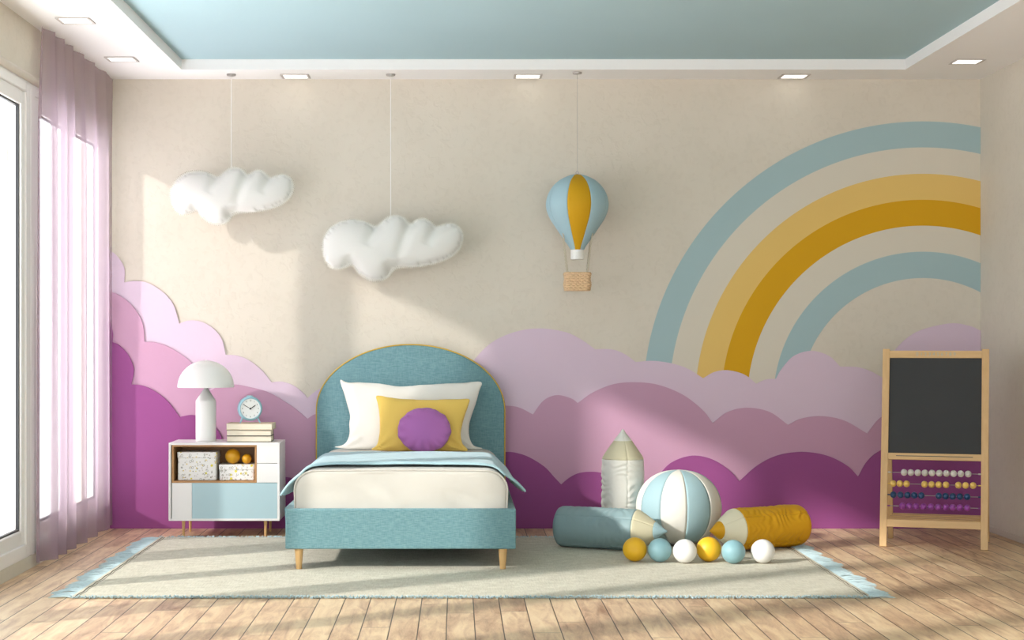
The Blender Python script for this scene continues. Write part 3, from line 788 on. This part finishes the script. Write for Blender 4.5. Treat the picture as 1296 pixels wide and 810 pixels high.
# ------------------------------------------------------------------ rug
ZR = .008
def rug():
    x0, x1, y0, y1 = -1.875, 2.02, 8.44, 10.97; cx, cy = (x0+x1)/2, (y0+y1)/2
    r = thing('area_rug', 'flat woven taupe rug with pale blue fringe under the bed and toys', 'rug', (cx, cy, 0))
    hx, hy = x1-cx, y1-cy
    nx, ny = 60, 40; top = []
    mb = MB().box(-hx, hx, -hy, hy, .0005, ZR)
    build('rug_pile', mb, M_['rug'], r, bevel=.002)
    for sx in (-1, 1):
        mb = MB()
        pts = [(sx*(hx-.022+.003*math.sin(j*.9)), -hy+.01+(2*hy-.02)*j/80, ZR+.0005) for j in range(81)]
        mb.tube(pts, .0022, 6); mb.tube([(p[0]-sx*.014, p[1], p[2]) for p in pts], .0012, 5)
        build('edge_stitch', mb, M_['rugline'], r, label='dark stitched line along the short end')
    rnd = random.Random(3)
    # long fringe on the short ends
    for sx in (-1, 1):
        mb = MB(); n = 520
        for i in range(n):
            y = -hy+2*hy*(i+.5)/n+rnd.uniform(-.002, .002)
            L = .108+.009*math.sin(y*9+sx)+.012*math.sin(y*24+2)+rnd.uniform(-.016, .016)
            dr = .018*math.sin(y*9+1.2)+rnd.uniform(-.014, .014)-.012; w = rnd.uniform(.0013, .0024)
            z = .0045; pts = []; lift = rnd.uniform(.001, .010)
            for j in range(6):
                t = j/5; pts.append(Vector((sx*(hx-.004+L*t), y+dr*t+.004*math.sin(4*t+i), z+lift*math.sin(PI*t)*(1-t*.3)-.002*t)))
            mb.tube(pts, [w, w, w*.9, w*.85, w*.8, w*.4], 4)
        build('end_fringe', mb, M_['fringe'], r, kind='stuff', label='pale blue fringe')
    for sy in (-1, 1):
        mb = MB(); n = 1500
        for i in range(n):
            x = -hx+2*hx*(i+.5)/n+rnd.uniform(-.002, .002); L = rnd.uniform(.010, .026); d = rnd.uniform(-.008, .008); up = rnd.uniform(-.003, .012)
            mb.tube([(x, sy*(hy-.003), .005), (x+d*.5, sy*(hy+L*.5), .0065+up), (x+d, sy*(hy+L), .003+max(0, up))], [.0026, .0022, .0012], 4)
        build('side_tufts', mb, M_['fringe'], r, kind='stuff', label='pale blue tufts')
rug()

# ------------------------------------------------------------------ bed
BX, BY = -.304, 9.42
def bed():
    r = thing('bed', 'single bed upholstered in teal fabric with rounded headboard piped in gold', 'bed', (BX, BY, ZR))
    hw = .625; zb, zt = .121-ZR, .339-ZR; hb = 11.455-BY
    # frame: U of upholstered rails
    w = .045
    outer = [(-hw, 0), (hw, 0), (hw, hb), (-hw, hb)]; 
    mb = MB()
    mb.box(-hw, hw, 0, w, zb, zt); mb.box(-hw, -hw+w, w, hb, zb, zt); mb.box(hw-w, hw, w, hb, zb, zt)
    mb.box(-hw+w, hw-w, w, hb, zb+.02, zb+.05)
    build('upholstered_frame', mb, M_['teal'], r, bevel=.008, bseg=3)
    def arch(a, b, zc, z0, n=48):
        pts = [(-a, z0)]+[(a*math.cos(PI-PI*i/n), zc+b*math.sin(PI-PI*i/n)) for i in range(n+1)]+[(a, z0)]
        return pts
    a_, b_, zc, z0 = .6225, .434, .79-ZR, .0
    y0, y1 = hb, hb+.082
    mb = MB(); rings = []
    for (ins, y) in ((.02, y1), (.006, y1-.004), (0, y1-.014), (0, y0+.016), (.006, y0+.005), (.02, y0)):
        rings.append([(x, y, z) for x, z in arch(a_-ins, b_-ins, zc, z0+.10)])
    mb.loft(rings)
    build('headboard', mb, M_['teal'], r, smooth=60)
    build('piping', MB().tube([(x, y0+.006, z) for x, z in arch(a_-.001, b_-.001, zc, z0+.105, 80)], .0042, 8), M_['gold'], r, label='gold piping')
    for lx in (-.555, .555):
        for ly in (.045, hb-.08):
            build('leg', MB().lathe([(.014, 0), (.0155, .002), (.0245, zb+.001)], (lx, ly, 0), 28), M_['beech'], r)
bed()

def mattress():
    # white mattress: wide rounded cross-section, y from 9.475 to 11.44
    hw, z0, z1 = .578, .175, .536; yF, yB = 9.475, 11.45
    r = thing('mattress', 'thick white mattress with rounded corners lying in the teal bed frame', 'mattress', (BX, yF, z0))
    H = z1-z0
    def ring(ins, y, n=10, m=14):
        rad = .105; pts = []
        w = hw-ins; t = H-ins
        # from bottom left going up, along the top and down
        prof = []
        for i in range(8): prof.append((-w+.004*math.sin(PI*i/8), ins+(t-rad-ins)*i/8))
        for i in range(n): a = PI-PI/2*i/n; prof.append((-w+rad+rad*math.cos(a), t-rad+rad*math.sin(a)))
        for i in range(m+1): x = (-w+rad)+(2*w-2*rad)*i/m; prof.append((x, t+.006*(1-(x/w)**2)))
        for i in range(1, n+1): a = PI/2-PI/2*i/n; prof.append((w-rad+rad*math.cos(a), t-rad+rad*math.sin(a)))
        for i in range(1, 9): prof.append((w-.004*math.sin(PI*i/8), t-rad-(t-rad-ins)*i/8))
        for i in range(1, 20): prof.append((w-2*w*i/20, ins))
        return [(x, y, z) for x, z in prof]
    rings = []
    base = ring(0, 0); cen = Vector((0, 0, H*.5))
    for s in (.02, .1, .2, .3, .4, .5, .6, .7, .8, .88, .94):
        rg = []
        for p in base:
            q = cen+(Vector(p)-cen)*s
            nz = noise.noise(Vector((q.x*3+1, q.z*9, 5)))*.012*(1-s**4)
            nz += .012*math.sin((q.x*.9+q.z*1.1+noise.noise(Vector((q.x*3, q.z*3, 1)))*.35)*22)*(1-s**3)*max(0, noise.noise(Vector((q.x*4, q.z*3, 9)))+.35)
            rg.append((q.x, .002-.012*(1-s*s)+nz, q.z))
        rings.append(rg)
    for ins, y in ((.010, .0015), (.003, .006), (0, .016)): rings.append(ring(ins, y))
    for i in range(1, 30): rings.append(ring(0, .016+(yB-yF-.03)*i/30))
    for ins, y in ((0, yB-yF-.016), (.01, yB-yF)): rings.append(ring(ins, y))
    mb = MB().loft(rings)
    build('mattress_body', mb, M_['linen'], r, smooth=180)
    pb = [(x*1.0, .008, z) for x, y, z in ring(-.003, 0) if z > .12]
    build('piping', MB().tube(pb, .0052, 8), M_['linen'], r, label='raised piping round the foot end')
mattress()

def blanket():
    y0, y1 = 9.74, 10.80; mb = MB(); ny = 46; rows = []
    r = None
    hw = .585; zt = .548
    for j in range(ny+1):
        t = j/ny; y = y0+(y1-y0)*t; f = (1-t)**1.5
        P = []
        fl, fr_ = .045*f+.028, .050*f+.028; dl, dr = .115+.05*(t), .095+.06*t
        left = [(-hw-.028-fl, zt-.105-.02-dl*.45), (-hw-.022-fl*.45, zt-.105-.01), (-hw+.012, zt-.055), (-hw+.055, zt-.018), (-hw+.12, zt)]
        right = [(hw-.12, zt), (hw-.055, zt-.018), (hw-.012, zt-.055), (hw+.022+fr_*.45, zt-.105+.0), (hw+.028+fr_, zt-.105-.015-dr*.35)]
        P = catmull([Vector(p) for p in left+[(-.25, zt+.006), (0, zt+.008), (.25, zt+.006)]+right], 9)
        row = []
        for i, p in enumerate(P):
            u = i/len(P)
            dz = .0035*noise.noise(Vector((p.x*5, y*5, 3)))+.0025*math.sin(p.x*9+y*14)
            lip = .012*math.exp(-((t-.03)/.05)**2)
            yy = y+.010*noise.noise(Vector((p.x*3, 0, t*2)))-.02*math.cos(PI*p.x/1.2)*(1-t)+(.02*(abs(p.x) > hw)*(1-t))
            row.append((p.x, yy, p.y+abs(dz)+lip))
        rows.append(row)
    # front edge rolls under
    f0 = rows[0]; nose = [(x, y-.006, z-.006) for x, y, z in f0]; under = [(x*.998, y+.004, z-.012) for x, y, z in f0]; under2 = [(x*.998, y+.05, z-.0125) for x, y, z in f0]
    mb.loft([nose]+rows, closed=False, cap=False)
    base = Vector((BX, y0, .40))
    mb.v = [(x, y-base.y, z-base.z) for x, y, z in mb.v]
    o = build('blanket', mb, M_['sky'], loc=base, label='pale blue blanket folded across the mattress and hanging over both sides', cat='blanket', smooth=180, solid=.012)
    m = o.modifiers.new('u', 'SUBSURF'); m.levels = 1; m.render_levels = 1
blanket()

def pillow(name, pts, D, half, lean, m, lab, cat, seed=0, wr=.004, zrest=.5445, sub=6, tuck=None):
    k = D/F/5.89; xs = [p[0] for p in pts]; cxp = (min(xs)+max(xs))/2; yb = max(p[1] for p in pts)
    out = catmull([Vector(((x-cxp)*k, (yb-y)*k/math.cos(lean))) for x, y in pts], sub, True)
    W = max(p.x for p in out); Hh = max(p.y for p in out)
    def wrk(x, z):
        e = 1-abs(z/Hh-.5)*1.2
        v = noise.noise(Vector((x*7+seed, z*7, seed)))*wr*1.8+noise.noise(Vector((x*14+seed, z*5, seed+3)))*wr
        # folds fanning out from the lower corners
        for sx in (-1, 1):
            dx, dz = x-sx*W*.95, z
            rr = math.hypot(dx, dz); a = math.atan2(dz, -sx*dx)
            v += wr*math.sin(a*14+seed)*math.exp(-(rr/.13)**2)*2.4
        return v
    mb = puff(out, half, .011, rim=.002, wrinkle=wrk)
    xform(mb, Matrix.Rotation(-lean, 4, 'X'))
    loc = Vector(((400+cxp/5.89-VX)*D/F, D, zrest))
    zmin = min(v[2] for v in mb.v); mb.v = [(x, y, z_-zmin) for x, y, z_ in mb.v]
    return build(name, mb, m, loc=loc, label=lab, cat=cat, smooth=180, sub=1)
WP = [(172, 75), (230, 92), (330, 92), (480, 102), (620, 122), (800, 110), (950, 102), (1100, 95), (1232, 88), (1217, 160), (1192, 250), (1160, 340), (1140, 420), (1145, 500), (1175, 560), (1240, 580), (1180, 589), (1000, 592), (700, 592), (400, 592), (250, 588), (140, 572), (195, 557), (228, 530), (248, 470), (245, 400), (250, 340), (228, 260), (205, 180)]
YP = [(443, 195), (480, 190), (530, 200), (620, 212), (720, 218), (860, 222), (960, 217), (1060, 216), (1142, 215), (1137, 260), (1112, 330), (1092, 400), (1080, 470), (1090, 540), (1132, 595), (1060, 600), (900, 603), (700, 602), (550, 600), (415, 590), (452, 556), (470, 480), (472, 400), (468, 320), (456, 250)]
pillow('pillow', WP, 11.235, .075, .20, M_['pcase'], 'large white pillow leaning on the teal headboard', 'pillow', 1, .004, .5425)
pillow('cushion', YP, 11.075, .058, .20, M_['lemon'], 'rectangular yellow cushion in front of the white pillow', 'cushion', 4, .004, .5425)
RC = []
for i in range(56):
    a = 2*PI*i/56; rr = 1+.012*math.sin(9*a+1)+.010*math.sin(16*a)
    x = 806+200*rr*math.cos(a); y = 440+166*rr*math.sin(a)
    RC.append((x, min(y, 604+2*math.sin(i))))
def round_cushion():
    D = 10.945; k = D/F/5.89; lean = .22
    out = catmull([Vector(((x-806)*k, (606-y)*k/math.cos(lean))) for x, y in RC], 3, True)
    Hh = max(p.y for p in out)
    def wrk(x, z):
        dx, dz = x, z-Hh*.5; rr = math.hypot(dx, dz)/(.17); a = math.atan2(dz, dx)
        v = .0065*math.sin(a*19+2*math.sin(a*3))*max(0, rr-.6)*2
        v += .030*max(0, -dz/.14-.25)*math.sin(a*13)*max(0, rr-.35)
        return v
    mb = puff(out, .058, .009, rim=.002, wrinkle=wrk)
    xform(mb, Matrix.Rotation(-lean, 4, 'X')); zmin = min(v[2] for v in mb.v); mb.v = [(x, y, z_-zmin) for x, y, z_ in mb.v]
    build('cushion', mb, M_['purple'], loc=((400+806/5.89-VX)*D/F, D, .5435), label='round purple cushion leaning on the yellow one', cat='cushion', smooth=180, sub=1)
round_cushion()

# ------------------------------------------------------------------ soft pencils
def pencil(lab, loc, R, mb_body, m_wood, m_tip, yaw, lying, roll, seed, L0=.50, L1=.614, L2=.686, wrk=.004):
    r = thing('pencil_pouffe', lab, 'pencil cushion', loc, yaw, group='giant padded pencils')
    Rm = Matrix.Rotation(PI/2, 4, 'Y') if lying else Matrix.Identity(4)
    T = Matrix.Translation((0, 0, R)) @ Rm @ Matrix.Rotation(roll, 4, 'Z') if lying else Matrix.Rotation(roll, 4, 'Z')
    NP, n = 4, 192
    def ring(rad, h, wr=0, bulge=.045, flat=.0):
        pts = []
        for j in range(n):
            a = 2*PI*j/n; d = ((a/(2*PI)*NP+.5) % 1)-.5   # 0 on a seam
            g = math.exp(-(d/.026)**2)
            rr = rad*(1-.036*g)*(1-bulge*.35*(math.cos(2*PI*d)*.5+.5)*.6)
            w = 0
            if wr:
                e = .35+.65*math.exp(-(d/.2)**2)
                q = noise.noise(Vector((math.cos(a)*2.2+seed, math.sin(a)*2.2, h*9)))
                w = wr*e*(math.sin(h*150+6*q+a*.8)*.5*max(0, .55+noise.noise(Vector((a*1.1, h*4, seed)))*1.6)+q*.7)
            p = Vector(((rr+w)*math.cos(a), (rr+w)*math.sin(a), h)); p = T @ p
            pts.append(p)
        return pts
    if lying:   # rests on its lowest line
        pass
    body = [ring(R*.02, 0), ring(R*.5, -.004), ring(R*.82, 0), ring(R*.93, .008), ring(R*.985, .022), ring(R, .04)]
    m = 80
    for i in range(1, m): body.append(ring(R, .04+(L0-.045)*i/m, wrk*min(1, i/6, (m-i)/6)))
    body += [ring(R*.995, L0-.004), ring(R*.972, L0)]
    mid = [ring(R*.972, L0), ring(R*.985, L0+.003), ring(R*.96, L0+.012), ring(R*.91, L0+.023), ring(R*.82, L0+.041), ring(R*.71, L0+.062), ring(R*.60, L0+.083), ring(R*.50, L0+.101), ring(R*.45, L1-.002), ring(R*.43, L1)]
    tip = [ring(R*.43, L1), ring(R*.425, L1+.003), ring(R*.30, L1+(L2-L1)*.33), ring(R*.15, L1+(L2-L1)*.67), ring(R*.05, L2-.004), ring(R*.01, L2)]
    obs = [MB().loft(body), MB().loft(mid), MB().loft(tip)]
    zmin = min(v[2] for o in obs for v in o.v)
    for o in obs: o.v = [(x, y, z_-zmin) for x, y, z_ in o.v]
    build('body', obs[0], mb_body, r, smooth=180)
    build('sharpened_cone', obs[1], m_wood, r, smooth=180, label='beige cone')
    build('tip', obs[2], m_tip, r, smooth=180)
    return r
pencil('white padded giant pencil standing upright behind the striped ball', (1.035, 10.83, ZR+.0005), .132, M_['p_white'], M_['p_wood'], M_['p_white'], 0, False, -PI/2+.14, 3, wrk=.011)
pencil('grey blue padded giant pencil lying left of the striped ball', (.618, 10.49, ZR+.0005), .122, M_['p_blue'], M_['p_wood'], M_['p_tip'], math.radians(-26), True, .9, 8, wrk=.006)
pencil('mustard yellow padded giant pencil lying right of the striped ball', (2.075, 10.515, ZR+.0005), .124, M_['p_must'], M_['p_cream'], M_['p_must'], math.radians(-150), True, .75, 5, wrk=.012)

# ------------------------------------------------------------------ striped ball
def big_ball():
    D = 10.60; s = F/D; Rx = 53.8/s; hh = .452
    r = thing('striped_ball', 'large squashed ball with pale blue and white stripes', 'ball', ((859-VX)/s, D, ZR+.0005))
    ng = 10; per = 10; m = 40
    for g in range(ng):
        a0 = -PI/2+math.radians(4)+2*PI/ng*(g-1); rings = []
        for i in range(m+1):
            t = i/m; ph = PI*t
            rad = Rx*max(.004, math.sin(ph))**.86
            zz = hh*.5*(1-math.cos(ph)*1.0); 
            if t < .12: zz = max(zz, 0)
            ring = []
            for j in range(per+1):
                q = j/per; a = a0+2*PI/ng*q; R = rad*(1-.005+.006*math.sin(PI*q)**.5)
                ring.append((R*math.cos(a), R*math.sin(a), zz))
            rings.append(ring)
        build('panel', MB().loft(rings, closed=False, cap=False), M_['p_white'] if g % 2 == 0 else M_['p_tip'], r, smooth=180, label='white panel' if g % 2 == 0 else 'pale blue panel', solid=.002)
    build('top_cap', MB().lathe([(.001, hh+.003), (.012, hh+.002), (.016, hh-.002), (.012, hh-.004)], n=24), M_['p_white'], r)
big_ball()
balls = [(803.4, 695.4, 15.2, 'g_must', 'mustard toy ball, leftmost of the row of six'), (835, 696.3, 15.1, 'g_blue', 'pale blue toy ball just below the tip of the blue pencil'),
         (866.8, 697.7, 15.1, 'g_white', 'grey white toy ball in front of the striped ball'), (897, 695.2, 15.6, 'g_must', 'mustard toy ball touching the yellow pencil tip'),
         (928.2, 698.4, 15.0, 'g_blue', 'pale blue toy ball in front of the yellow pencil'), (965.5, 697.8, 15.1, 'g_white', 'white toy ball, rightmost of the row of six')]
for px, py, rp, mm, lab in balls:
    s = (py-VY+rp)/(EYE-ZR); R = rp/s
    build('toy_ball', MB().sphere((0, 0, R), R, 48), M_[mm], loc=((px-VX)/s, F/s, ZR+.0005), label=lab, cat='ball', group='six toy balls in a row on the rug', smooth=180)

# ------------------------------------------------------------------ easel
def easel():
    C = Vector((2.939, 10.664, 0)); yaw = math.atan2(-.19, .555)
    r = thing('chalkboard_easel', 'pine easel with chalkboard and bead abacus by the right wall', 'easel', C, yaw)
    hw, hd, ztop = .2935, .232, 1.197
    def P(u, z, off=0):      # point on the leaning front plane
        return Vector((u, -hd*(1-z/ztop)-.0+off, z))
    ang = math.atan2(hd, ztop)
    def bar(p, q, w, d, side=Vector((1, 0, 0))):   # bar from p to q with width along x and depth
        p, q = Vector(p), Vector(q); t = (q-p).normalized(); b = t.cross(side).normalized()
        rings = []
        for c in (p, q): rings.append([c+side*w/2*i+b*d/2*j for i, j in ((-1, -1), (1, -1), (1, 1), (-1, 1))])
        return MB().loft(rings)
    def level(mb, z):   # cut feet flat
        mb.v = [(x, y, max(y_z, 0)) for x, y, y_z in mb.v]; return mb
    t = Vector((0, hd, ztop)).normalized(); nrm = Vector((0, -math.cos(ang), math.sin(ang)))
    for sx in (-1, 1):
        build('front_post', bar(P(sx*hw, .003, -.012), P(sx*hw, ztop, -.012), .042, .022), M_['pine'], r, bevel=.002)
    for sx in (-1, 1):
        build('rear_leg', bar((sx*(hw-.003), hd+.012, .003), (sx*(hw-.003), .012, ztop-.006), .034, .022), M_['pine'], r, bevel=.002)
    def rail(z0, z1, depth, off, name, mm='pine_x', ww=None):
        w = (ww or (hw-.021))
        pts = []
        mb = MB(); a0, a1 = P(0, z0, off), P(0, z1, off); n = nrm*depth
        ring = lambda x: [Vector((x, 0, 0))+a0, Vector((x, 0, 0))+a1, Vector((x, 0, 0))+a1-n, Vector((x, 0, 0))+a0-n]
        mb.loft([ring(-w), ring(w)])
        return build(name, mb, M_[mm], r, bevel=.0015)
    rail(1.144, 1.188, .02, -.022, 'top_rail')
    rail(.566, 1.146, .008, -.014, 'chalkboard', 'slate')
    # ledge with a groove
    rail(.527, .566, .022, -.022, 'ledge')
    mb = MB(); q = P(0, .549, -.026); mb.box(-.225, .225, q.y-.0, q.y+.004, q.z-.002, q.z+.002)
    build('ledge_groove', mb, M_['cover_g'], r, smooth=0, label='dark groove in the ledge')
    rail(.124, .168, .02, -.022, 'lower_rail')
    # slatted shelf behind the lower rail
    yf, yr = P(0, .15).y+.004, hd*(1-.15/ztop)
    mb = MB()
    for i in range(4):
        y = yf+.03+(yr-yf-.06)*i/3; mb.box(-hw+.016, hw-.016, y-.022, y+.022, .152, .162)
    for sx in (-1, 1): mb.box(sx*(hw-.03)-.01, sx*(hw-.03)+.01, yf, yr, .134, .152)
    build('shelf', mb, M_['pine_x'], r, bevel=.0015)
    rl = MB(); 
    build('rear_rail', MB().box(-hw+.014, hw-.014, yr-.004, yr+.014, .13, .165), M_['pine_x'], r, bevel=.0015)
    # numerals on the top rail
    mb = MB(); rot = Matrix.Rotation(PI/2-ang, 4, 'X')
    c = P(0, 1.166, -.0225)
    for i in range(10):
        tm = text_mb(str(i), .030, .0004); u = -.108+.0245*i
        xform(tm, Matrix.Translation((u, c.y-.0005, c.z)) @ rot); mb.add(tm.v, tm.f)
    build('numerals', mb, M_['num'], r, smooth=0)
    rows = [(.448, 'bd_w', [153, 178, 204, 230, 256, 283, 309, 335, 361, 388]), (.380, 'bd_y', [113, 138, 163, 229, 255, 281, 308, 353, 379, 406]),
            (.313, 'bd_n', [115, 141, 167, 192, 218, 282, 307, 333, 359, 385]), (.247, 'bd_p', [149, 175, 200, 227, 254, 281, 308, 333, 359, 386])]
    ib = hw-.021; names = {'bd_w': 'grey', 'bd_y': 'yellow', 'bd_n': 'navy', 'bd_p': 'purple'}
    for z, mm, xs in rows:
        p = P(0, z, -.010)
        rod = build('abacus_rod', MB().tube([(-ib-.002, p.y, p.z), (ib+.002, p.y, p.z)], .0022, 8), M_['steel'], r, label='rod with %s beads' % names[mm])
        for sx in (-1, 1):
            build('end_sleeve', MB().tube([(sx*(ib-.016), p.y, p.z), (sx*(ib+.0005), p.y, p.z)], .0042, 10), M_[mm], rod)
        b0 = None
        for x in xs:
            u = (x-264)/342*2*ib*1.0
            R = .0205
            if b0 is None:
                b0 = build('bead', MB().lathe([(.0023, -R*.9), (R*.45, -R*.87), (R*.75, -R*.66), (R*.94, -R*.34), (R, 0), (R*.94, R*.34), (R*.75, R*.66), (R*.45, R*.87), (.0023, R*.9)], (0, 0, 0), 24, 'X'), M_[mm], rod, loc=(u, p.y, p.z), smooth=180)
            else:
                b = b0.copy(); COL.objects.link(b); b.parent = rod; b.location = (u, p.y, p.z)
easel()

# ------------------------------------------------------------------ light
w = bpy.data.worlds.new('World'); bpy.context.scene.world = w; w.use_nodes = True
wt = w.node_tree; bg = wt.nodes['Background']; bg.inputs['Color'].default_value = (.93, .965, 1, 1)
# overcast-white outdoors: made brighter below the horizon to light the ceiling, softer sky above
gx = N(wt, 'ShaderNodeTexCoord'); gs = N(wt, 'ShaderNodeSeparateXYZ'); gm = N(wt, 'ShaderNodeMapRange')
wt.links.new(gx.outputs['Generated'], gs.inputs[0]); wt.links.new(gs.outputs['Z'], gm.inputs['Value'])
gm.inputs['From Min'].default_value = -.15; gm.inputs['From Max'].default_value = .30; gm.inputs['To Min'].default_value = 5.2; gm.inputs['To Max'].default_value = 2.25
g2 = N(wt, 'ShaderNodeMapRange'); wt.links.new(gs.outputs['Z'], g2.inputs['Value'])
g2.inputs['From Min'].default_value = -.85; g2.inputs['From Max'].default_value = -.35; g2.inputs['To Min'].default_value = 8.5; g2.inputs['To Max'].default_value = 0  # extra upward glow, added to brighten the ceiling strip beside the windows
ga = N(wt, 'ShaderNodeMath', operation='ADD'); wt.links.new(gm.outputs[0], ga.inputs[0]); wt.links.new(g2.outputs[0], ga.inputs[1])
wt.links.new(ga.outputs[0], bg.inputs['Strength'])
sun = bpy.data.lights.new('sun', 'SUN'); sun.energy = 4.5; sun.angle = math.radians(2.2); sun.color = (1, .96, .91)
so = bpy.data.objects.new('sun', sun); COL.objects.link(so)
d = Vector((1, .667, -.49)); so.rotation_euler = d.to_track_quat('-Z', 'Y').to_euler(); so.location = (-6, 4, 6)

cam = bpy.data.cameras.new('camera'); co = bpy.data.objects.new('camera', cam); COL.objects.link(co)
co.location = (0, 0, EYE); co.rotation_euler = (PI/2, 0, 0)
cam.sensor_width = 36; cam.sensor_fit = 'HORIZONTAL'; cam.lens = F/1296*36; cam.shift_x = (648-VX)/1296; cam.shift_y = (VY-405)/1296; cam.clip_end = 200
sc = bpy.context.scene; sc.camera = co
sc.view_settings.view_transform = 'Standard'; sc.view_settings.look = 'None'; sc.view_settings.gamma = 1; sc.view_settings.use_curve_mapping = False
sc.view_settings.exposure = 0.0
